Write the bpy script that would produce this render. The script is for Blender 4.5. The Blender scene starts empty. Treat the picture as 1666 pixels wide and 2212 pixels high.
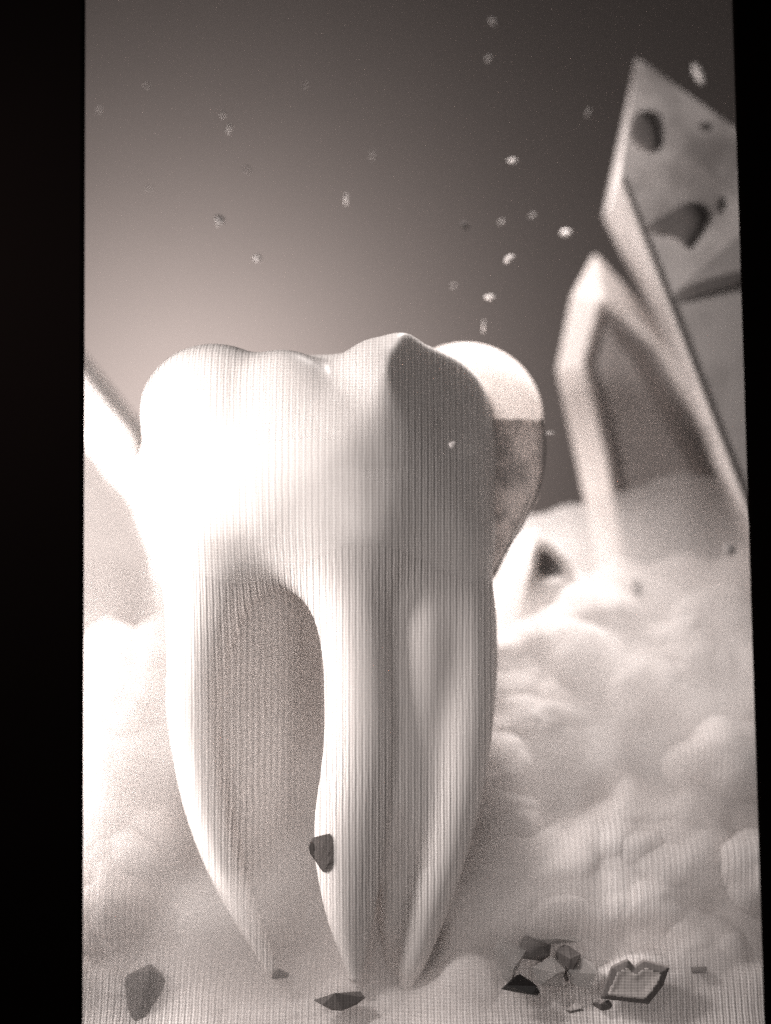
import bpy, math, random
import numpy as np
from mathutils import Vector, noise as mnoise

random.seed(7); np.random.seed(7)
S = bpy.context.scene
COL = S.collection
R = math.radians

# ------------------------------------------------------------------ camera
DIST = 26.0
cam_d = bpy.data.cameras.new("camera"); cam = bpy.data.objects.new("camera", cam_d); COL.objects.link(cam)
cam.location = (0, -DIST, 0); cam.rotation_euler = (R(90), 0, 0)
cam_d.sensor_fit = 'HORIZONTAL'; cam_d.sensor_width = 24; cam_d.lens = 24 * DIST / 8.33
cam_d.clip_end = 200
S.cycles.use_denoising = False
cam_d.dof.use_dof = True; cam_d.dof.focus_distance = DIST - 0.9; cam_d.dof.aperture_fstop = 0.066
S.camera = cam

# ------------------------------------------------------------------ world and lamps
w = bpy.data.worlds.new("World"); S.world = w; w.use_nodes = True
bg = w.node_tree.nodes["Background"]; bg.inputs[0].default_value = (1.0, 0.84, 0.79, 1); bg.inputs[1].default_value = 0.022

def lamp(name, loc, target, energy, sx, sy=None, col=(1, 0.922, 0.885), spread=180):
    d = bpy.data.lights.new(name, 'AREA'); d.energy = energy; d.size = sx; d.color = col
    if sy: d.shape = 'RECTANGLE'; d.size_y = sy
    d.spread = R(spread)
    o = bpy.data.objects.new(name, d); COL.objects.link(o); o.location = loc
    o.rotation_euler = (Vector(target) - Vector(loc)).to_track_quat('-Z', 'Y').to_euler()
    return o
lamp("side_lamp", (-6.4, -1.0, -1.4), (-1.9, 0.8, -1.6), 640, 2.4, 5.0)
lamp("key_lamp", (-5.9, -5.9, 3.0), (-1.3, -0.4, 0.5), 560, 1.5, spread=150)
lamp("glow_fill", (0.75, 1.75, -0.2), (3.2, 2.3, -1.1), 40, 0.8, spread=150)  # unseen fill added behind the molar to brighten clouds and crystal rim
for nm, loc, en in (("shell_fill", (.98, .78, 1.2), 9), ("shell_fill", (.98, .8, .35), 7.5)):  # unseen lights added inside the molar so cusp and neck glow
    pd = bpy.data.lights.new(nm, 'POINT'); pd.energy = en; pd.shadow_soft_size = .15; pd.color = (1, .922, .885)
    po = bpy.data.objects.new(nm, pd); COL.objects.link(po); po.location = loc
lamp("top_fill", (1.3, 3.0, 7.2), (1.3, 1.1, 1.0), 190, 1.2, spread=50)  # unseen fill added overhead to whiten the back cusp
lamp("front_fill", (-3.4, -13.0, 1.5), (0.2, 0.0, -0.8), 170, 2.6)  # unseen soft fill added on the camera side
lamp("low_fill", (3.2, -12.5, -4.2), (0.9, 0.0, -1.6), 48, 3.0, spread=70)  # unseen fill added low at front right to lift the roots
lamp("backdrop_fill", (-2.7, 3.9, 0.9), (-2.9, 8.0, 1.0), 3000, 1.2)  # unseen, added behind the molar to throw a halo on the backdrop

S.cycles.volume_bounces = 3
S.view_settings.view_transform = 'Standard'; S.view_settings.look = 'None'
S.view_settings.exposure = 0.0; S.view_settings.gamma = 1.0

# ------------------------------------------------------------------ helpers
def X(u, y=0.0): return (u - 833.0) / 200.0 * (DIST + y) / DIST
def Z(v, y=0.0): return (1106.0 - v) / 200.0 * (DIST + y) / DIST
def P(u, v, y=0.0): return np.array([X(u, y), y, Z(v, y)])

def tag(o, label=None, cat=None, group=None, kind=None):
    if label: o["label"] = label
    if cat: o["category"] = cat
    if group: o["group"] = group
    if kind: o["kind"] = kind
    return o
def link(name, me, mat=None, parent=None):
    o = bpy.data.objects.new(name, me); COL.objects.link(o)
    if mat and not me.materials: me.materials.append(mat)
    if parent is not None: o.parent = parent; o.matrix_parent_inverse = parent.matrix_world.inverted()
    return o
def empty(name, loc):
    o = bpy.data.objects.new(name, None); COL.objects.link(o); o.location = loc
    o.empty_display_size = 0.2
    bpy.context.view_layer.update()
    return o
def mesh(name, V, F, N=None, smooth=True):
    me = bpy.data.meshes.new(name)
    me.from_pydata([tuple(map(float, v)) for v in V], [], [tuple(map(int, f)) for f in F])
    me.update()
    if smooth:
        me.polygons.foreach_set("use_smooth", [True] * len(me.polygons))
    if N is not None:
        me.normals_split_custom_set_from_vertices([tuple(map(float, n)) for n in N])
    return me

# ---- value noise on numpy arrays
_tab = np.random.RandomState(3).rand(64, 64, 64)
def vnoise(p):
    p = np.asarray(p); i = np.floor(p).astype(int); f = p - i; f = f * f * (3 - 2 * f); i &= 63; j = (i + 1) & 63
    g = lambda a, b, c: _tab[a, b, c]
    x0, y0, z0 = i[..., 0], i[..., 1], i[..., 2]; x1, y1, z1 = j[..., 0], j[..., 1], j[..., 2]
    fx, fy, fz = f[..., 0], f[..., 1], f[..., 2]
    a = g(x0, y0, z0) * (1 - fx) + g(x1, y0, z0) * fx; b = g(x0, y1, z0) * (1 - fx) + g(x1, y1, z0) * fx
    c = g(x0, y0, z1) * (1 - fx) + g(x1, y0, z1) * fx; d = g(x0, y1, z1) * (1 - fx) + g(x1, y1, z1) * fx
    return (a * (1 - fy) + b * fy) * (1 - fz) + (c * (1 - fy) + d * fy) * fz - 0.5
def fbm(p, o=4):
    s = 0; a = 1.0; p = np.asarray(p, float)
    for k in range(o):
        s = s + a * vnoise(p * 2 ** k + 17.3 * k); a *= 0.5
    return s

# ---- surface nets: iso surface of a sampled field
def surface_net(fn, lo, hi, h):
    lo = np.array(lo, float); hi = np.array(hi, float)
    n = np.ceil((hi - lo) / h).astype(int) + 1
    ax = [lo[k] + h * np.arange(n[k]) for k in range(3)]
    G = np.stack(np.meshgrid(*ax, indexing='ij'), -1)
    F = fn(G)
    inside = F < 0
    nx, ny, nz = F.shape
    acc = np.zeros((nx - 1, ny - 1, nz - 1, 3)); cnt = np.zeros((nx - 1, ny - 1, nz - 1))
    corners = [(i, j, k) for i in (0, 1) for j in (0, 1) for k in (0, 1)]
    def sl(c): return (slice(c[0], nx - 1 + c[0]), slice(c[1], ny - 1 + c[1]), slice(c[2], nz - 1 + c[2]))
    for a in corners:
        for k in range(3):
            if a[k] == 0:
                b = list(a); b[k] = 1; b = tuple(b)
                fa, fb = F[sl(a)], F[sl(b)]
                m = (fa < 0) != (fb < 0)
                t = np.where(m, fa / np.where(m, fa - fb, 1), 0)
                pt = np.array(a, float) + np.zeros(acc.shape); pt[..., k] += t
                acc += pt * m[..., None]; cnt += m
    act = cnt > 0
    idx = -np.ones(act.shape, int); idx[act] = np.arange(act.sum())
    cell = np.argwhere(act)
    V = lo + h * (cell + acc[act] / cnt[act][:, None])
    Q = []
    for k in range(3):
        b, c = (k + 1) % 3, (k + 2) % 3
        s0 = [slice(None)] * 3; s1 = [slice(None)] * 3
        s0[k] = slice(0, -1); s1[k] = slice(1, None)
        m = inside[tuple(s0)] != inside[tuple(s1)]
        e = np.argwhere(m)
        ok = (e[:, b] > 0) & (e[:, c] > 0) & (e[:, b] < n[b] - 1) & (e[:, c] < n[c] - 1)
        e = e[ok]
        ins = inside[e[:, 0], e[:, 1], e[:, 2]]
        ds = [(0, 0), (-1, 0), (-1, -1), (0, -1)]
        q = []
        for db, dc in ds:
            g = e.copy(); g[:, b] += db; g[:, c] += dc
            q.append(idx[g[:, 0], g[:, 1], g[:, 2]])
        q = np.stack(q, 1)
        q[~ins] = q[~ins][:, ::-1]
        Q.append(q)
    Q = np.concatenate(Q)
    e = h * 0.5
    for it in range(2):
        g = np.stack([(fn(V + e * np.eye(3)[k]) - fn(V - e * np.eye(3)[k])) / (2 * e) for k in range(3)], -1)
        gl = np.linalg.norm(g, axis=1)
        if it == 0:
            V = V - np.clip(fn(V) / np.maximum(gl, .3) ** 2, -h, h)[:, None] * g
    N = g / np.maximum(gl, 1e-6)[:, None]
    return V, Q, N
def submesh(name, V, Q, N, mask):
    q = Q[mask]; ids, inv = np.unique(q.ravel(), return_inverse=True)
    return mesh(name, V[ids], inv.reshape(-1, 4), N[ids])
def smin(a, b, k):
    hh = np.clip(0.5 + 0.5 * (b - a) / k, 0, 1); return b * (1 - hh) + a * hh - k * hh * (1 - hh)
def smax(a, b, k): return -smin(-a, -b, k)
def ell(p, c, r):
    q = (p - np.array(c)) / np.array(r); l = np.linalg.norm(q, axis=-1)
    return (l - 1) * min(r) * (0.6 + 0.4 * l / np.maximum(l, 1e-6))
def chain(p, pts, squash=1.0):
    d = None
    for (a, ra), (b, rb) in zip(pts[:-1], pts[1:]):
        a = np.array(a); b = np.array(b); ab = b - a; sc = np.array([1, squash, 1])
        ap = (p - a) * sc; abx = ab * sc
        t = np.clip((ap @ abx) / (abx @ abx), 0, 1)
        dd = np.linalg.norm(ap - t[..., None] * abx, axis=-1) - (ra + (rb - ra) * t)
        d = dd if d is None else smin(d, dd, 0.06)
    return d
def poly_sd(x, z, pts):
    pts = np.array(pts); n = len(pts); d = np.full(x.shape, 1e9); s = np.ones(x.shape)
    for i in range(n):
        a = pts[i]; b = pts[i - 1]; e = b - a; wx, wz = x - a[0], z - a[1]
        t = np.clip((wx * e[0] + wz * e[1]) / (e @ e), 0, 1)
        d = np.minimum(d, (wx - e[0] * t) ** 2 + (wz - e[1] * t) ** 2)
        c1 = z >= a[1]; c2 = z < b[1]; c3 = e[0] * wz > e[1] * wx
        s = np.where((c1 & c2 & c3) | (~c1 & ~c2 & ~c3), -s, s)
    return s * np.sqrt(d)
def line_d(x, z, pts):
    d = np.full(x.shape, 1e9)
    for a, b in zip(pts[:-1], pts[1:]):
        a = np.array(a); b = np.array(b); e = b - a
        t = np.clip(((x - a[0]) * e[0] + (z - a[1]) * e[1]) / (e @ e), 0, 1)
        d = np.minimum(d, np.hypot(x - a[0] - e[0] * t, z - a[1] - e[1] * t))
    return d
def smooth_poly(pts, it=2):
    p = np.array(pts, float)
    for _ in range(it):
        q = np.roll(p, -1, 0); p = np.stack([.75 * p + .25 * q, .25 * p + .75 * q], 1).reshape(-1, 2)
    return p

# ------------------------------------------------------------------ materials
def material(name, col, rough=0.5, sss=0.0, ribs=0.2, rows=0.1, spec=0.3, mottle=None, pitch=0.034, coarse=0.12, bump=0.0, transl=0.0, glass=0.0):
    """warm grey surface with fine vertical ribs and weaker rows across them, like a woven print grain"""
    g_ = sum(col) / 3; col = tuple(g_ + (c_ - g_) * .5 for c_ in col)
    m = bpy.data.materials.new(name); m.use_nodes = True
    nt = m.node_tree; nd = nt.nodes; lk = nt.links
    b = nd["Principled BSDF"]; b.inputs["Roughness"].default_value = rough
    b.inputs["Specular IOR Level"].default_value = spec
    if sss:
        b.inputs["Subsurface Weight"].default_value = sss; b.inputs["Subsurface Radius"].default_value = (1, 1, 1)
        b.inputs["Subsurface Scale"].default_value = 0.25
    geo = nd.new("ShaderNodeNewGeometry")
    def math_(op, a, c=None, d=None):
        n = nd.new("ShaderNodeMath"); n.operation = op
        for k, v in enumerate((a, c, d)):
            if v is None: continue
            if isinstance(v, (int, float)): n.inputs[k].default_value = v
            else: lk.new(v, n.inputs[k])
        return n.outputs[0]
    def noise_(scale, detail=2, rough_=.5):
        n = nd.new("ShaderNodeTexNoise"); n.inputs["Scale"].default_value = scale; n.inputs["Detail"].default_value = detail
        n.inputs["Roughness"].default_value = rough_
        lk.new(geo.outputs["Position"], n.inputs["Vector"]); return n.outputs[0]
    def wave(direction, period, dist=0.0):
        n = nd.new("ShaderNodeTexWave"); n.bands_direction = direction; n.inputs["Scale"].default_value = 0.31416 / period
        n.inputs["Distortion"].default_value = dist; n.inputs["Detail"].default_value = 1; n.inputs["Detail Scale"].default_value = 0.6
        lk.new(geo.outputs["Position"], n.inputs["Vector"])
        return math_('SUBTRACT', n.outputs["Fac"], 0.5)
    v1 = wave('X', pitch, 1.2); v2 = wave('X', pitch * 1.83, 2.0)
    hz = wave('Z', pitch * 0.95, 1.5)
    mask = math_('MULTIPLY_ADD', noise_(0.55, 1), 3.2, -0.6)
    mask2 = math_('MULTIPLY_ADD', noise_(0.8, 1), -1.6, 1.8)
    grain = math_('SUBTRACT', noise_(60, 1), 0.5)
    big = math_('SUBTRACT', noise_(1.7, 3), 0.5)
    s = math_('MULTIPLY', math_('MULTIPLY', math_('ADD', v1, math_('MULTIPLY', v2, .6)), ribs * 1.6), mask)
    s = math_('ADD', s, math_('MULTIPLY', math_('MULTIPLY', hz, rows * 2), mask2))
    s = math_('ADD', s, math_('MULTIPLY', grain, 0.35 * (ribs + rows)))
    s = math_('ADD', s, math_('MULTIPLY', big, coarse))
    s = math_('ADD', s, 1.0)
    base = nd.new("ShaderNodeRGB"); base.outputs[0].default_value = (*col, 1); colout = base.outputs[0]
    if mottle:
        col2, scale, lo, hi = mottle; g_ = sum(col2) / 3; col2 = tuple(g_ + (c_ - g_) * .5 for c_ in col2)
        mr = nd.new("ShaderNodeMapRange"); mr.interpolation_type = 'SMOOTHSTEP'
        mr.inputs[1].default_value = lo; mr.inputs[2].default_value = hi
        lk.new(noise_(scale, 3, .55), mr.inputs[0])
        mx = nd.new("ShaderNodeMix"); mx.data_type = 'RGBA'
        lk.new(mr.outputs[0], mx.inputs[0]); lk.new(colout, mx.inputs[6]); mx.inputs[7].default_value = (*col2, 1)
        colout = mx.outputs[2]
    vm = nd.new("ShaderNodeVectorMath"); vm.operation = 'SCALE'
    lk.new(colout, vm.inputs[0]); lk.new(s, vm.inputs[3])
    lk.new(vm.outputs[0], b.inputs["Base Color"])
    if glass:
        b.inputs["Transmission Weight"].default_value = glass; b.inputs["IOR"].default_value = 1.45
    if transl:
        tr = nd.new("ShaderNodeBsdfTranslucent"); mxs = nd.new("ShaderNodeMixShader"); mxs.inputs[0].default_value = transl
        lk.new(vm.outputs[0], tr.inputs[0]); lk.new(b.outputs[0], mxs.inputs[1]); lk.new(tr.outputs[0], mxs.inputs[2])
        lk.new(mxs.outputs[0], nd["Material Output"].inputs["Surface"])
    if bump:
        bp = nd.new("ShaderNodeBump"); bp.inputs["Strength"].default_value = bump; bp.inputs["Distance"].default_value = 0.05
        lk.new(noise_(9, 4), bp.inputs["Height"]); lk.new(bp.outputs[0], b.inputs["Normal"])
    return m

M_enamel = material("enamel", (.80, .73, .69), .38, .25, .25, .06)
M_root = material("root_cementum", (.78, .705, .665), .55, .2, .42, .03)
M_cap = material("enamel_cap", (.82, .75, .71), .3, 0, .16, .10, transl=.5)
M_neck = material("veined_neck", (.74, .66, .625), .4, 0, .26, .06, mottle=((.40, .365, .35), 3.4, .38, .66), transl=.45)
M_bone = material("cloud", (.76, .69, .66), .9, .3, .34, .10, spec=.0, coarse=.10)
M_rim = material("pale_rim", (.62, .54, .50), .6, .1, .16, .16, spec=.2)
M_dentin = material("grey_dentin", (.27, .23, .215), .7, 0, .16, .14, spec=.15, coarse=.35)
M_dark_grey = material("dark_grey", (.18, .152, .142), .8, 0, .1, .05, spec=.1)
M_core = material("light_dentin", (.30, .262, .245), .7, 0, .28, .06, spec=.1, coarse=.2)
M_fang = material("mottled_tooth", (.72, .64, .605), .65, .05, .16, .12, spec=.2, mottle=((.36, .31, .29), 1.0, .42, .7))
M_dark = material("dark_stain", (.085, .07, .064), .8, 0, .3, .05, spec=.1)
M_fibre = material("dark_rock", (.15, .127, .118), .7, 0, .2, .05, spec=.1)
M_back = material("backdrop_grain", (.043, .0345, .0315), .9, 0, .17, .13, spec=0.0, coarse=.06)
M_glass = material("clear_glass", (.6, .55, .52), .15, 0, .0, .0, spec=.6, coarse=.05, glass=.55)
M_black = material("black_glass", (.02, .016, .015), .4, 0, .1, .05, spec=.3)
M_frame = material("black_frame", (.0016, .0008, .0007), .9, 0, 0, 0, spec=0.0, coarse=0)
M_fleck = material("pale_fleck", (.82, .74, .70), .6, 0, 0, 0, spec=.2, coarse=0)
M_fleck_dim = material("dim_fleck", (.34, .30, .28), .6, 0, 0, 0, spec=.2, coarse=0)
M_speck = material("grey_speck", (.46, .41, .39), .8, 0, .1, .1, spec=.1)

# ------------------------------------------------------------------ setting: backdrop
BY = 8.0
def backdrop():
    V = []; F = []; nx, nz = 40, 30
    for j in range(nz + 1):
        for i in range(nx + 1):
            x = -16 + 32 * i / nx; z = -12 + 24 * j / nz
            V.append((x, BY - 0.02 * x * x * 0.3, z))
    for j in range(nz):
        for i in range(nx):
            a = j * (nx + 1) + i; F.append((a, a + 1, a + nx + 2, a + nx + 1))
    o = link("backdrop", mesh("backdrop", V, F), M_back); tag(o, kind="structure")
backdrop()

# ------------------------------------------------------------------ setting: the cloud bed
TOP = [(-500, 1330), (60, 1400), (178, 1390), (235, 1340), (300, 1372), (370, 1320), (440, 1290), (620, 1290), (830, 1290), (1000, 1290),
       (1070, 1262), (1150, 1250), (1235, 1238), (1285, 1245), (1330, 1205), (1400, 1225), (1470, 1196), (1540, 1215), (1600, 1180), (1700, 1150), (2300, 1100)]
def bed_y(u, v):
    tv = np.interp(u, [a for a, _ in TOP], [b for _, b in TOP]); return -1.15 + 3.2 * np.clip((2330 - v) / (2330 - tv), 0, 1) ** .9
def cloud_bed():
    rng = np.random.RandomState(11)
    nx = 340; nt = 320
    us = np.linspace(-260, 1950, nx)
    topv = np.interp(us, [a for a, _ in TOP], [b for _, b in TOP])
    t = np.linspace(0, 1.28, nt)
    U, T = np.meshgrid(us, t, indexing='ij')
    TV = topv[:, None] + 0 * T
    Tc = np.clip(T, 0, 1)
    Vv = 2330 + (TV - 2330) * Tc
    y = -1.15 + 3.2 * Tc ** 0.9
    over = np.clip(T - 1, 0, None) / .28
    y = y + over * 5.2
    x = (U - 833) / 200 * (DIST + np.minimum(y, 2.2)) / DIST
    z = (1106 - Vv) / 200 * (DIST + np.minimum(y, 2.2)) / DIST - over ** 1.5 * 1.2
    q = np.stack([x, z * 1.0, y * 0.6], -1)
    wu = U + 26 * fbm(q * 1.6 + 60, 3); wv = Vv + 26 * fbm(q * 1.6 + 90, 3)
    def domes(n, r0, r1, h, k):
        acc = np.ones(U.shape)
        for _ in range(n):
            u = rng.uniform(60, 1800); tv = np.interp(u, us, topv); v = tv + 20 + (2330 - tv) * rng.uniform(0, 1)
            r = rng.uniform(r0, r1); e = ((wu - u) / r) ** 2 + ((wv - v) / (r * rng.uniform(.6, .85))) ** 2
            hh = h * r / r1 * np.sqrt(np.clip(1 - e, 0, 1)); acc = acc + np.exp(k * hh) - 1
        return np.log(acc) / k
    rel = 0.16 * fbm(q * .8 + 5, 3)
    rel = rel + domes(80, 90, 190, .50, 9)
    rel = rel + domes(200, 40, 90, .13, 22) + .03 * fbm(q * 3.2, 3)
    for (u, v, ru, rv, d) in [(590, 1640, 180, 480, 1.9), (885, 1850, 60, 260, .9), (1420, 1660, 60, 90, .35), (1210, 1700, 70, 60, .3), (1370, 2030, 120, 40, .2), (350, 1700, 60, 50, .25), (272, 1578, 36, 34, .3)]:
        e = ((wu - u) / ru) ** 2 + ((wv - v) / rv) ** 2; rel = rel - d * 1.3 * np.exp(-e ** 1.25 * 1.1)
    low = np.clip((2250 - Vv) / 250, .25, 1)
    rel = rel * np.clip(1.25 - T, 0, .25) / .25 * low
    y = y - rel * 0.9; z = z + rel * 0.40 * (1 - Tc * .4)
    V = np.stack([x, y, z], -1).reshape(-1, 3)
    a = (np.arange(nx - 1)[:, None] * nt + np.arange(nt - 1)[None]).ravel()
    F = np.stack([a, a + nt, a + nt + 1, a + 1], 1)
    o = link("clouds", mesh("clouds", V, F), M_bone); tag(o, kind="structure")
cloud_bed()
def mist():
    m = bpy.data.materials.new("mist"); m.use_nodes = True; nt = m.node_tree; nt.nodes.clear()
    o_ = nt.nodes.new("ShaderNodeOutputMaterial"); v_ = nt.nodes.new("ShaderNodeVolumePrincipled")
    v_.inputs["Color"].default_value = (.95, .93, .92, 1); v_.inputs["Density"].default_value = 1.15; v_.inputs["Anisotropy"].default_value = .2
    nt.links.new(v_.outputs[0], o_.inputs["Volume"])
    us = np.linspace(-200, 1950, 110); t = np.linspace(0, 1, 60)
    U, T = np.meshgrid(us, t, indexing='ij'); n0, n1 = U.shape
    TV = np.interp(us, [a for a, _ in TOP], [b for _, b in TOP])[:, None] - 150 + 90 * fbm(np.stack([us / 130, us * 0, us * 0 + 2], -1), 3)[:, None]
    Vv = 2230 + (TV - 2230) * T
    y = -1.0 + 3.1 * T ** .9
    q = np.stack([U / 200, Vv / 200, 0 * U], -1)
    th = np.sin(np.pi * np.clip(T * .96 + .04, 0, 1)) ** 1.2 * (.80 + .9 * fbm(q * .9 + 3, 3)) * np.clip((T + .12) / .35, 0, 1)
    th = np.clip(th, .02, 1.3)
    V = []
    for yy in (y - th, y + .55):
        x = (U - 833) / 200 * (DIST + yy) / DIST; z = (1106 - Vv) / 200 * (DIST + yy) / DIST
        V.append(np.stack([x, yy, z], -1).reshape(-1, 3))
    V = np.concatenate(V); N0 = n0 * n1
    a = (np.arange(n0 - 1)[:, None] * n1 + np.arange(n1 - 1)[None]).ravel()
    Q = np.stack([a, a + n1, a + n1 + 1, a + 1], 1); F = [tuple(f) for f in Q] + [tuple(f[::-1] + N0) for f in Q]
    ring = [i * n1 for i in range(n0)] + [(n0 - 1) * n1 + j for j in range(1, n1)] + [i * n1 + n1 - 1 for i in range(n0 - 2, -1, -1)] + [j for j in range(n1 - 2, 0, -1)]
    for a_, b_ in zip(ring, ring[1:] + ring[:1]): F.append((b_, a_, a_ + N0, b_ + N0))
    o = link("mist", mesh("mist", V, F), m); tag(o, kind="stuff")
mist()

# ------------------------------------------------------------------ the molar
molar = tag(empty("molar_tooth", P(740, 2110, -.3)), "large glossy white three-rooted molar standing in the middle", "tooth")
RL = [(P(455, 1160, -.2), .62), (P(448, 1290, -.22), .46), (P(428, 1420, -.25), .33), (P(420, 1550, -.25), .29), (P(450, 1750, -.3), .25), (P(505, 1920, -.35), .19), (P(588, 2096, -.4), .07)]
RM = [(P(755, 1160, -.5), .6), (P(758, 1290, -.66), .45), (P(772, 1410, -.75), .37), (P(776, 1600, -.78), .37), (P(757, 1800, -.75), .38), (P(756, 1950, -.7), .28), (P(768, 2105, -.6), .09)]
RR = [(P(950, 1040, .1), .28), (P(962, 1160, .0), .46), (P(988, 1400, -.02), .43), (P(988, 1600, -.25), .36), (P(970, 1760, -.38), .31), (P(933, 1920, -.46), .26), (P(895, 2060, -.42), .18), (P(876, 2130, -.4), .07)]
def spline_table(pts, n=160):
    c = np.array([a for a, _ in pts]); r = np.array([b for _, b in pts]); q = np.c_[c, r]
    q = np.vstack([2 * q[0] - q[1], q, 2 * q[-1] - q[-2]]); out = []
    for i in range(1, len(q) - 2):
        for t in np.linspace(0, 1, n // len(pts), endpoint=False):
            out.append(.5 * (2 * q[i] + (q[i + 1] - q[i - 1]) * t + (2 * q[i - 1] - 5 * q[i] + 4 * q[i + 1] - q[i + 2]) * t * t + (3 * q[i] - q[i - 1] - 3 * q[i + 1] + q[i + 2]) * t ** 3))
    out.append(q[-2]); out = np.array(out)
    for _ in range(12): out[1:-1] = .25 * out[:-2] + .5 * out[1:-1] + .25 * out[2:]
    return out[::-1]
def stalk(p, tab, sq):
    zz = tab[:, 2]; z = p[..., 2]; zc = np.clip(z, zz[0], zz[-1])
    cx, cy, r = (np.interp(zc, zz, tab[:, k]) for k in (0, 1, 3))
    d = np.hypot(p[..., 0] - cx, (p[..., 1] - cy) * sq) 
    over = z - zc
    return np.sqrt(d * d + over * over) - r
TL, TM, TR = spline_table(RL), spline_table(RM), spline_table(RR)
TW = spline_table([(P(900, 1130, -.2), .45), (P(895, 1400, -.25), .50), (P(885, 1700, -.25), .42), (P(868, 1920, -.25), .28), (P(850, 2090, -.25), .1)])
TF = spline_table([(P(560, 1120, .45), .60), (P(560, 1300, .45), .80), (P(565, 1550, .45), .76), (P(600, 1800, .3), .58), (P(640, 2000, .1), .34), (P(655, 2110, -.1), .12)])
def f_roots(p):
    return stalk(p, TL, .75), stalk(p, TM, .8), stalk(p, TR, .8)
def f_front(p):
    b = ell(p, P(682, 995, 0), (1.90, 1.5, 1.14))
    n = ell(p, P(697, 1085, 0), (1.70, 1.38, .98))
    d = smin(b, n, .35)
    d = smin(d, ell(p, P(462, 885, -.55), (.78, .72, .70)), .18)
    d = smin(d, ell(p, P(612, 900, -.75), (.62, .55, .70)), .16)
    d = smin(d, chain(p, [(P(864, 772, -.70), .265), (P(835, 850, -.62), .6), (P(790, 985, -.45), 1.0)]), .14)
    d = smin(d, ell(p, P(880, 968, -.15), (1.13, 1.12, 1.09)), .28)
    # flank right of the main cusp falls away towards the back
    nn = np.array([.76, -.62, .20]); nn = nn / np.linalg.norm(nn)
    d = smax(d, (p - P(876, 770, -.90)) @ nn, .04 + .45 * np.clip((1.45 - p[..., 2]) / 1.0, 0, 1))
    l, m, r = f_roots(p)
    rts = np.minimum(np.minimum(l, m), r)
    rts = smin(smin(smin(l, m, .12), r, .12), stalk(p, TW, .9), .16)
    fl = np.array([.73, -.68, .05]); fl = fl / np.linalg.norm(fl)
    flank = smax(stalk(p, TF, .8), (p - P(470, 1500, -.36)) @ fl, .12)
    rts = smin(rts, flank, .10)
    d = smin(d, rts, .42)
    return d + 0.012 * fbm(p * 1.6, 2) + 0.003 * fbm(p * np.array([9, 9, 1.2]), 2)
V, Q, N = surface_net(f_front, (-3.1, -2.3, -5.5), (2.2, 2.1, 2.3), .045)
C = V[Q].mean(1)
l, m, r = f_roots(C)
cej = Z(1215) + .22 * np.cos(C[:, 0] * 2.4 + .5)
crown = C[:, 2] > cej
k = np.argmin(np.stack([l, m, r], 1), 1)
link("crown", submesh("crown", V, Q, N, crown), M_enamel, molar)
for j in range(3):
    link("root", submesh("root", V, Q, N, (~crown) & (k == j)), M_root, molar)

# back cusp (pale cap with a lip) over the veined neck
def f_cap(p):
    d = ell(p, P(1005, 905, .75), (.86, .62, .845))
    inner = ell(p, P(985, 920, .75), (.72, .50, .72))
    lip = Z(926, .75) + .15 * np.exp(-((p[..., 0] - 1.44) / .17) ** 2) - .05 + .04 * fbm(p * 2, 2) 
    return smax(d, lip - p[..., 2], .03)
V2, Q2, N2 = surface_net(f_cap, (-.4, -.2, .5), (2.1, 1.7, 2.2), .035)
cap = link("cusp", mesh("cusp", V2, Q2, N2), M_cap, molar); tag(cap, "bright back cusp with a curved lower lip")
def f_neck(p):
    d = chain(p, [(P(1014, 930, .75), .80), (P(1000, 1030, .72), .84), (P(955, 1150, .65), .76), (P(915, 1290, .5), .6)], 1.3)
    return d + .05 * fbm(p * 2.2 + 3, 3) + .02 * fbm(p * 7, 2)
V2, Q2, N2 = surface_net(f_neck, (-.8, -.6, -1.8), (2.1, 1.9, 1.9), .04)
keep = V2[Q2].mean(1)[:, 2] < Z(930, .75) + .1
nk = link("neck", submesh("neck", V2, Q2, N2, keep), M_neck, molar); tag(nk, "veined grey neck below the bright back cusp")

def tube(name, pts, rad, mat, parent=None, n=8, sub=6):
    pts = [Vector(p) for p in pts]; rad = list(rad) if hasattr(rad, '__len__') else [rad] * len(pts)
    cp = []; cr = []
    for i in range(len(pts) - 1):
        p0 = pts[max(i - 1, 0)]; p1 = pts[i]; p2 = pts[i + 1]; p3 = pts[min(i + 2, len(pts) - 1)]
        for s in range(sub):
            t = s / sub
            cp.append(0.5 * ((2 * p1) + (p2 - p0) * t + (2 * p0 - 5 * p1 + 4 * p2 - p3) * t * t + (3 * p1 - p0 - 3 * p2 + p3) * t ** 3))
            cr.append(rad[i] + (rad[i + 1] - rad[i]) * t)
    cp.append(pts[-1]); cr.append(rad[-1])
    V = []; F = []
    for i, p in enumerate(cp):
        d = (cp[min(i + 1, len(cp) - 1)] - cp[max(i - 1, 0)]).normalized()
        a = d.cross(Vector((0, 1, 0.01))).normalized(); b = d.cross(a)
        for s in range(n):
            an = 2 * math.pi * s / n; V.append(p + (a * math.cos(an) + b * math.sin(an)) * cr[i])
    for i in range(len(cp) - 1):
        for s in range(n):
            F.append((i * n + s, i * n + (s + 1) % n, (i + 1) * n + (s + 1) % n, (i + 1) * n + s))
    F.append(tuple(range(n))[::-1]); F.append(tuple((len(cp) - 1) * n + s for s in range(n)))
    return link(name, mesh(name, V, F), mat, parent)
tube("outline_line", [P(1168, 905, .3), P(1177, 950, .3), P(1174, 1010, .3), P(1158, 1070, .28), P(1132, 1130, .22), P(1096, 1190, .12), P(1062, 1250, 0)],
     [.012, .009, .008, .008, .008, .008, .006], M_dark, molar)  # thin dark tube drawn along the outline of the neck
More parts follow.
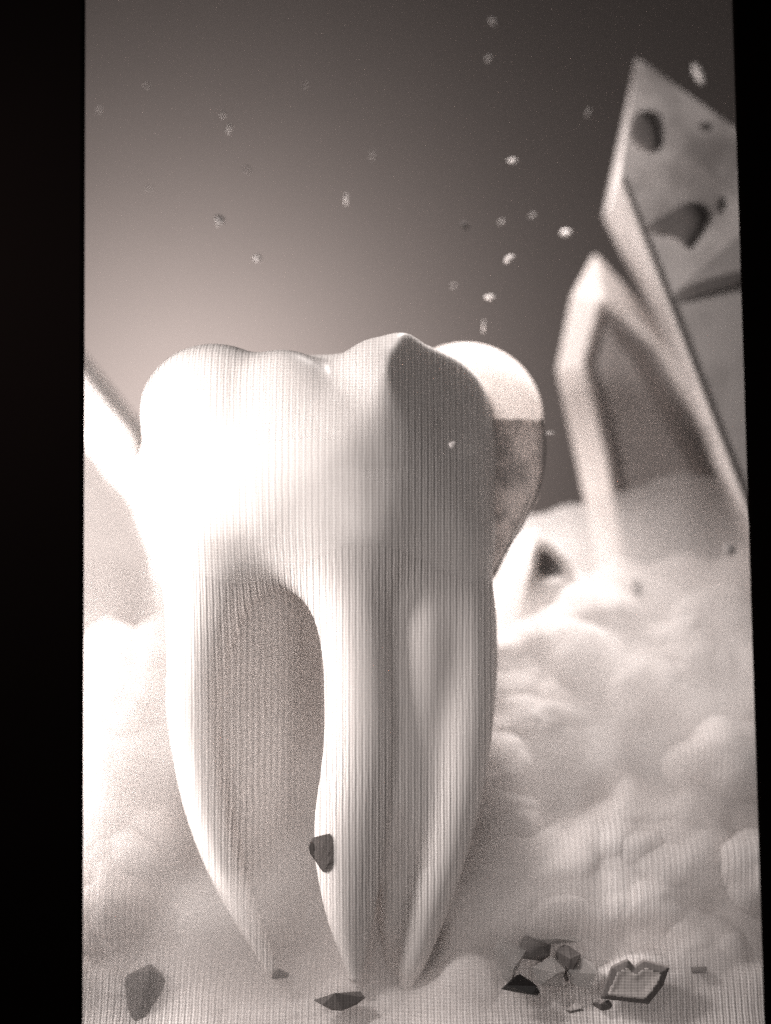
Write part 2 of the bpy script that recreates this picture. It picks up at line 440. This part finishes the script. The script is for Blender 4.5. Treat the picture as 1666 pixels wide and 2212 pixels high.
tube("outline_line", [P(1150, 1060, .25), P(1120, 1130, .15), P(1088, 1200, .0), P(1050, 1262, -.1)], [.008, .014, .014, .008], M_rim, molar)  # thin pale tube drawn just inside that outline
# dark chip set in the middle root
def chip():
    out = [(676, 1838), (690, 1812), (712, 1800), (733, 1793), (735, 1830), (735, 1868), (716, 1888), (700, 1872)]
    def surf_y(x, z):
        ys = np.linspace(-2.0, .5, 160)
        f = f_front(np.stack([np.full(160, x), ys, np.full(160, z)], -1)); i = np.argmax(f < 0)
        return min(ys[i] if f[i] < 0 else -.5, -.85)
    out = [(q[0] - 14, q[1]) for q in smooth_poly(out, 1)]
    V = []; n = len(out); cx, cz = np.mean([X(u) for u, _ in out]), np.mean([Z(v) for _, v in out])
    for s, off in ((1.0, .08), (.97, -.03), (.6, -.034)):
        for u, v in out:
            x = cx + (X(u, -1) - cx) * s; z = cz + (Z(v, -1) - cz) * s; V.append((x, surf_y(x, z) + off, z))
    V.append((cx, surf_y(cx, cz) - .034, cz))
    F = []
    for rr in range(2):
        for i in range(n): F.append((rr * n + i, rr * n + (i + 1) % n, (rr + 1) * n + (i + 1) % n, (rr + 1) * n + i))
    for i in range(n): F.append((2 * n + i, 2 * n + (i + 1) % n, 3 * n))
    o = link("chip", mesh("chip", V, F, smooth=False), M_dark, molar); tag(o, "dark angular chip on the middle root")
chip()

# ------------------------------------------------------------------ neighbouring teeth
def uvp(pts, y): return [(X(u, y), Z(v, y)) for u, v in pts]
def flat_tooth(name, outline, y, half, round_r, label, parts, ridge=None, relief=0.0, pits=(), rimw=None, recess=.3, lean=0.0, h=.05, inner=None, sm=2, facet=False):
    ol = smooth_poly(uvp(outline, y), sm); lo = ol.min(0); hi = ol.max(0)
    inn = smooth_poly(uvp(inner, y), sm) if inner else None
    rg = [uvp(r_, y) for r_ in ridge] if ridge else []
    def fn(p):
        x, z = p[..., 0], p[..., 2]
        d2 = poly_sd(x, z, ol)
        c = np.clip(-d2 / round_r, 0, 1)
        hh = half * (c if facet else np.sqrt(np.clip(1 - (1 - c) ** 2, 0, 1))) + (.05 if facet else 1e-3)
        yy = p[..., 1] - y - lean * (x - ol[:, 0].mean())
        front = hh.copy()
        if inn is not None:
            di = poly_sd(x, z, inn); front = front - recess * np.clip(.5 - di / .14, 0, 1) ** 1.0
        for r_ in rg: front = front + .13 * np.exp(-(line_d(x, z, r_) / .06) ** 2) * c
        for (u, v, ru, rv, dp) in pits:
            e = ((x - X(u, y)) / (ru / 200)) ** 2 + ((z - Z(v, y)) / (rv / 200)) ** 2
            front = front - dp * np.exp(-e ** 1.5) * c
        if relief:
            front = front + relief * fbm(np.stack([x * 1.5, z * 1.5, 0 * x], -1) + 30, 4) * c
        f = np.where(yy < 0, -yy - front, yy - hh)
        return np.where(d2 > 0, np.maximum(d2, f * .5), np.maximum(f * .6, d2))
    V, Q, N = surface_net(fn, (lo[0] - .15, y - half - 1.0, lo[1] - .15), (hi[0] + .15, y + half + .6, hi[1] + .15), h)
    e = empty(name, (ol[:, 0].mean(), y, lo[1])); tag(e, label, "crystal" if "crystal" in name else "shard")
    if inn is not None:
        C = V[Q].mean(1); nf = N[Q].mean(1)
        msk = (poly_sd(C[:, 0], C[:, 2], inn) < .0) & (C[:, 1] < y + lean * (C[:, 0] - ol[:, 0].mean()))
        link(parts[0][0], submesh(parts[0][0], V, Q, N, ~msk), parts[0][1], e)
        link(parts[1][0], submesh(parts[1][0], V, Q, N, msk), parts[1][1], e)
    else:
        link(parts[0][0], mesh(parts[0][0], V, Q, N), parts[0][1], e)
    return e

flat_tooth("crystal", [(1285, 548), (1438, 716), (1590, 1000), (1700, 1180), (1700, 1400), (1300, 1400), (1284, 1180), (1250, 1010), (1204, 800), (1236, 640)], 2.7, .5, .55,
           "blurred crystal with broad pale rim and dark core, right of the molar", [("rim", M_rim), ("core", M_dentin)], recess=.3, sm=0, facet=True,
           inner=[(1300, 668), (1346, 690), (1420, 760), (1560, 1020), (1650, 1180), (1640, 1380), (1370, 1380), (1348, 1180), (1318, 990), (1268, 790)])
flat_tooth("crystal", [(1150, 1142), (1186, 1166), (1236, 1214), (1330, 1460), (1040, 1460), (1092, 1240), (1116, 1168)], 1.62, .14, .25,
           "small pale crystal tip with a dark triangular hollow beside the molar", [("rim", M_enamel), ("core", M_dark_grey)], recess=.1, sm=1, facet=True, h=.025,
           inner=[(1166, 1186), (1188, 1194), (1222, 1236), (1200, 1246), (1160, 1248), (1158, 1212)])
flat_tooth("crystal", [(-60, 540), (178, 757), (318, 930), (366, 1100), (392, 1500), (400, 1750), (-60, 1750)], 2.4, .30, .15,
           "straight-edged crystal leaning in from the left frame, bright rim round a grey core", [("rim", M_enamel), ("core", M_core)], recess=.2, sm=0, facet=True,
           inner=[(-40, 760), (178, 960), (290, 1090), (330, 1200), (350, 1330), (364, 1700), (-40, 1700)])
def tall_crystal():
    W = {'A': (1377, 124, 1.8), 'L1': (1318, 450, 2.2), 'M1': (1340, 380, 1.5), 'M2': (1440, 645, 1.3), 'M3': (1610, 1085, 1.3), 'M4': (1690, 1300, 1.3),
         'L2': (1404, 622, 2.1), 'L3': (1590, 1100, 2.1), 'L4': (1660, 1300, 2.1), 'R1': (1600, 284, 1.55), 'R2': (1790, 430, 1.9), 'S': (1790, 540, 1.75), 'B4': (1820, 1300, 1.7),
         'C1': (1500, 345, 1.46), 'C2': (1640, 470, 1.44)}
    K = list(W); V = [P(*W[k]) for k in K]; nF = len(V)
    back = ['A', 'R1', 'R2', 'S', 'B4', 'L4', 'L3', 'L2', 'L1']
    bi = {}
    for k in back:
        u, v, y = W[k]; bi[k] = len(V); q = P(u, v, 2.2); q[1] = 3.0 if k != 'A' else 2.3; V.append(q)
    I = K.index; F = []
    for f in (('A', 'M1', 'C1'), ('A', 'C1', 'R1'), ('M1', 'M2', 'C2', 'C1'), ('R1', 'C1', 'C2', 'R2'), ('R2', 'C2', 'S'), ('M2', 'S', 'C2'), ('M2', 'M3', 'M4', 'B4', 'S'),
              ('A', 'L1', 'M1'), ('L1', 'L2', 'M2', 'M1'), ('L2', 'L3', 'M3', 'M2'), ('L3', 'L4', 'M4', 'M3')):
        F.append([I(k) for k in f])
    for a, b in zip(back, back[1:] + back[:1]): F.append([I(a), I(b), bi[b], bi[a]])
    F.append([bi[k] for k in back[::-1]])
    e = tag(empty("crystal", P(1690, 1300, 2.0)), "tall mottled pointed crystal cut off by the right frame, with dark marks", "crystal")
    link("body", mesh("body", V, F, smooth=False), M_fang, e)
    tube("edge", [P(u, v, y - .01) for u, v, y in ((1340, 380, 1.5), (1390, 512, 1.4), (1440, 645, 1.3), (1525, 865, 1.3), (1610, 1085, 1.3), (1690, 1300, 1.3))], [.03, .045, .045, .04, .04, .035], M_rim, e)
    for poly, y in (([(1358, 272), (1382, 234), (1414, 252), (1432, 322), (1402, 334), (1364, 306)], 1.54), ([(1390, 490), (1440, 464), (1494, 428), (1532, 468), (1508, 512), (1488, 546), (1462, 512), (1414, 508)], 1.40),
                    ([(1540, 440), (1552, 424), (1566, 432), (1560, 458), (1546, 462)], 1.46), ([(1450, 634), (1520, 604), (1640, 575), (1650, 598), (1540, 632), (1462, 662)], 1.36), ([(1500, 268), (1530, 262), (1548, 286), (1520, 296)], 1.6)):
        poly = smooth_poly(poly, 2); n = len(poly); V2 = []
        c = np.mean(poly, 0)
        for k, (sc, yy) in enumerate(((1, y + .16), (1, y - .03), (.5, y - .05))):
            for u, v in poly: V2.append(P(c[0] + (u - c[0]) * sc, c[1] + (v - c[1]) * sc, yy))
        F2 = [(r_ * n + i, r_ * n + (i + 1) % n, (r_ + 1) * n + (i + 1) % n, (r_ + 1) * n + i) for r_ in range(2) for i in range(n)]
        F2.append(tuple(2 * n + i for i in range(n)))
        link("dark_mark", mesh("dark_mark", V2, F2), M_dark_grey, e)  # dark plate set on the crystal face
tall_crystal()

# ------------------------------------------------------------------ loose bits on the bone
import bmesh
def chunk(name, u, v, ru, rv, mat, seed, label, cat, dy=-.12, n=13):
    rng = random.Random(seed); bm = bmesh.new()
    for _ in range(n):
        d = Vector((rng.gauss(0, 1), rng.gauss(0, 1), rng.gauss(0, 1))).normalized() * rng.uniform(.75, 1.05)
        bm.verts.new((d.x * ru / 200, d.y * (ru + rv) / 480, d.z * rv / 200))
    r_ = bmesh.ops.convex_hull(bm, input=bm.verts)
    bmesh.ops.delete(bm, geom=[g for g in r_['geom_interior'] if isinstance(g, bmesh.types.BMVert)], context='VERTS')
    (ru > 45 and rv > 30) and bmesh.ops.bevel(bm, geom=list(bm.edges), offset=.012, segments=1, affect='EDGES')
    me = bpy.data.meshes.new(name); bm.to_mesh(me); bm.free()
    o = link(name, me, mat); y = float(bed_y(u, v)) + dy; o.location = P(u, v, y); tag(o, label, cat)
    return o
chunk("rock", 322, 2175, 90, 90, M_fibre, 21, "large dark rock half sunk in cloud at the lower left corner", "rock", .0, 18)
chunk("rock", 735, 2158, 56, 28, M_fibre, 2, "low dark rock in front of the middle root tip", "rock", -.25)
chunk("rock", 604, 2106, 22, 14, M_fibre, 3, "little dark rock at the tip of the left root", "rock", -.2)
chunk("rock", 1376, 1268, 17, 26, M_dark, 4, "small dark rock at the foot of the broad rimmed crystal", "rock", -.35)
chunk("glass_chunk", 1123, 2136, 44, 30, M_black, 5, "black glassy chunk at the bottom of the debris heap", "debris", -.48)
chunk("glass_chunk", 1100, 2068, 44, 62, M_glass, 6, "grey upright chunk at the left end of the debris heap", "debris", -.48)
chunk("glass_chunk", 1156, 2052, 46, 40, M_dark_grey, 7, "dark chunk topmost in the debris heap", "debris", -.48)
chunk("glass_chunk", 1182, 2100, 44, 42, M_glass, 8, "pale chunk in the middle of the debris heap", "debris", -.48)
chunk("glass_chunk", 1226, 2078, 34, 46, M_dark_grey, 9, "dark upright chunk at the right of the debris heap", "debris", -.48)
chunk("glass_chunk", 1262, 2100, 36, 44, M_glass, 10, "grey chunk leaning at the right end of the debris heap", "debris", -.48)
chunk("glass_chunk", 1190, 2030, 70, 13, M_glass, 12, "long thin grey splinter lying behind the debris heap", "debris", -.48)
chunk("glass_chunk", 1300, 2172, 26, 14, M_dark_grey, 13, "flat dark chip in front of the dark rimmed square shard", "debris", -.28)
chunk("glass_chunk", 1512, 2096, 26, 10, M_dark_grey, 14, "flat dark sliver right of the dark rimmed square shard", "debris", -.28)
chunk("glass_chunk", 1240, 2178, 22, 14, M_core, 15, "small grey chip at the bottom edge below the debris heap", "debris", -.48)
flat_tooth("glass_shard", [(1296, 2156), (1322, 2088), (1356, 2072), (1371, 2088), (1390, 2074), (1446, 2088), (1432, 2128), (1400, 2168)], -.95, .07, .07,
           "square glassy shard with dark broken rim, lower right", [("rim", M_dark_grey), ("pane", M_rim)], recess=.05, sm=0, facet=True, h=.022,
           inner=[(1310, 2148), (1332, 2098), (1354, 2088), (1371, 2104), (1392, 2088), (1428, 2100), (1416, 2124), (1392, 2154)])
# single puffs standing proud of the cloud bed
def puff(u, v, r, seed, label):
    rng = np.random.RandomState(seed); y0 = float(bed_y(u, v)) - .1; c = P(u, v, y0); rr = r / 200
    sp = [(np.zeros(3), rr * .78)]
    for _ in range(22):
        d = rng.normal(size=3); d[1] = -abs(d[1]) * .8; d[2] = d[2] * .8 + .2; d /= np.linalg.norm(d)
        sp.append((d * np.array([1, .7, .72]) * rr * .7, rr * rng.uniform(.26, .46)))
    def fn(p):
        d = None
        for a, b in sp:
            e = np.linalg.norm(p - c - a, axis=-1) - b; d = e if d is None else smin(d, e, rr * .10)
        return d + .05 * rr * fbm(p * 4, 2)
    V, Q, N = surface_net(fn, c - rr * 1.6, c + rr * 1.6, rr * .085)
    V = V - c
    o = link("cloud_puff", mesh("cloud_puff", V, Q, N), M_bone); o.location = c
    tag(o, label, "cloud", "cloud puffs rising round the teeth and crystals" if False else "cloud puffs rising from the cloud bed")
puff(1565, 1650, 125, 1, "largest rounded cloud puff at the right frame")
puff(1645, 1880, 115, 2, "cloud puff at the right frame below the largest one")
puff(1370, 1850, 85, 3, "cloud puff midway between the right root and the right frame")
puff(1110, 1800, 75, 4, "bright cloud puff directly right of the right root")
puff(1230, 1600, 80, 5, "cloud puff below the small crystal tip")
puff(1400, 1470, 75, 6, "cloud puff below the broad rimmed crystal")
puff(235, 1560, 80, 7, "upper bright cloud puff at the left frame")
puff(260, 1850, 90, 8, "cloud puff at the left frame above the large dark rock")

# ------------------------------------------------------------------ floating flecks
def blob(name, rx, ry, rz, mat, seed):
    V = []; F = []; nu, nv = 10, 6
    V.append((0, 0, rz))
    for j in range(1, nv):
        th = math.pi * j / nv
        for i in range(nu):
            ph = 2 * math.pi * i / nu
            d = Vector((math.sin(th) * math.cos(ph), math.sin(th) * math.sin(ph), math.cos(th)))
            k = 1 + .35 * mnoise.noise(d * 1.3 + Vector((seed * 3.7, 0, 0))); V.append((d.x * rx * k, d.y * ry * k, d.z * rz * k))
    V.append((0, 0, -rz)); last = len(V) - 1
    for i in range(nu): F.append((0, 1 + i, 1 + (i + 1) % nu)); F.append((last, last - nu + (i + 1) % nu, last - nu + i))
    for j in range(nv - 2):
        for i in range(nu):
            a = 1 + j * nu + i; b = 1 + j * nu + (i + 1) % nu; F.append((a, a + nu, b + nu, b))
    return link(name, mesh(name, V, F), mat)
FL = [  # u, v, half length, half width, angle, y, bright, label
    (482, 247, 7, 5, 80, 1.0, 1, "small pale fleck just above the slim slanted fleck, upper left"),
    (495, 277, 13, 5, 72, .8, 1, "slim slanted pale fleck floating at upper left"),
    (318, 184, 7, 5, 10, 2.0, 0, "faint fleck highest at the left side"),
    (215, 236, 8, 5, 80, 2.4, 0, "faint fleck floating close to the left frame"),
    (322, 406, 7, 5, 20, 2.2, 0, "faint fleck left of the large grey speck"),
    (535, 366, 13, 4, -35, 2.0, 0, "faint slanted fleck between the slim fleck and the grey specks"),
    (660, 182, 6, 4, 60, 2.0, 0, "faint fleck floating at top centre"),
    (805, 335, 12, 4, 88, 1.8, 0, "faint upright fleck high above the main cusp"),
    (748, 430, 17, 4, 88, .8, 1, "thin upright pale fleck above the molar centre"),
    (1107, 347, 13, 5, 4, .9, 1, "flat pale fleck lying level, upper right of centre"),
    (1222, 503, 14, 9, 2, 1.2, 1, "plump pale fleck left of the tall crystal"),
    (1100, 559, 15, 8, 38, .6, 1, "tilted bright fleck between the plump and the lowest bright flecks"),
    (1058, 642, 13, 7, 3, .5, 1, "lowest bright oval fleck above the back cusp"),
    (1083, 480, 8, 4, 40, 2.0, 0, "tiny faint fleck above the tilted bright fleck"),
    (1150, 466, 9, 4, 30, 2.2, 0, "tiny faint fleck left of the plump pale fleck"),
    (1270, 245, 12, 4, 65, 2.0, 0, "faint slanted fleck left of the tall crystal's tip"),
    (1065, 46, 12, 6, -40, 6.5, 0, "faint fleck nearest the top edge"),
    (1055, 128, 9, 6, 60, 6.5, 0, "faint fleck below the one nearest the top edge"),
    (1510, 158, 34, 16, -68, 1.7, 2, "largest blurred fleck, right of the tall crystal's tip"),
    (1045, 706, 16, 3, 88, .8, 1, "thin upright pale fleck right over the back cusp"),
    (980, 618, 7, 4, 10, 1.4, 0, "small faint fleck left of the lowest bright oval fleck"),
    (1188, 936, 14, 3, 0, .4, 1, "thin level fleck touching the right side of the molar"),
]
for i, (u, v, a, b, ang, y, br, lab) in enumerate(FL):
    o = blob("floating_fleck", a / 240, b / 260, b / 260, M_fleck if br else M_fleck_dim, i)
    y = min(y, 1.3) if br != 2 else y; o.location = P(u, v, y); o.rotation_euler = (0, -R(ang), 0)
    tag(o, lab, "fleck", "pale flecks floating above the molar")
for i, (u, v, a, y, lab) in enumerate([(475, 476, 12, .5, "larger round grey speck floating at left"), (556, 558, 9, .5, "smaller round grey speck below the larger one at left"),
                                       (978, 962, 8, -1.35, "round grey speck on the shaded flank of the molar"), (1577, 1188, 14, .9, "blurred grey speck by the right frame above the clouds"),
                                       (1003, 488, 9, .8, "dark speck floating above the back cusp")]):
    o = blob("grey_speck", a / 200, .03, a / 200, M_speck if i < 4 else M_dark, 40 + i); o.location = P(u, v, y)
    tag(o, lab, "speck", "round grey specks")

# ------------------------------------------------------------------ the black frame
FY = -1.75
fr = tag(empty("screen_frame", P(833, 2420, FY)), "black frame edging the picture on its left and right", "frame")
def bar(name, quad, depth=.22, bev=.02):
    bpy_m = bpy.data.meshes.new(name)
    import bmesh
    bm = bmesh.new()
    a = [bm.verts.new((X(u, FY), FY, Z(v, FY))) for u, v in quad]; b = [bm.verts.new((X(u, FY), FY + depth, Z(v, FY))) for u, v in quad]
    bm.faces.new(a); bm.faces.new(b[::-1])
    for i in range(4): bm.faces.new((a[i], b[i], b[(i + 1) % 4], a[(i + 1) % 4]))
    bmesh.ops.recalc_face_normals(bm, faces=bm.faces)
    bmesh.ops.bevel(bm, geom=list(bm.edges), offset=bev, segments=2, affect='EDGES')
    bm.to_mesh(bpy_m); bm.free()
    return link(name, bpy_m, M_frame, fr)
bar("frame_side", [(-22, -190), (180, -190), (173, 2400), (-22, 2400)])
bar("frame_side", [(1582, -190), (1960, -190), (1960, 2400), (1664, 2400)])
bar("frame_rail", [(-22, -400), (1960, -400), (1960, -194), (-22, -194)])
bar("frame_rail", [(-22, 2404), (1960, 2404), (1960, 2600), (-22, 2600)])
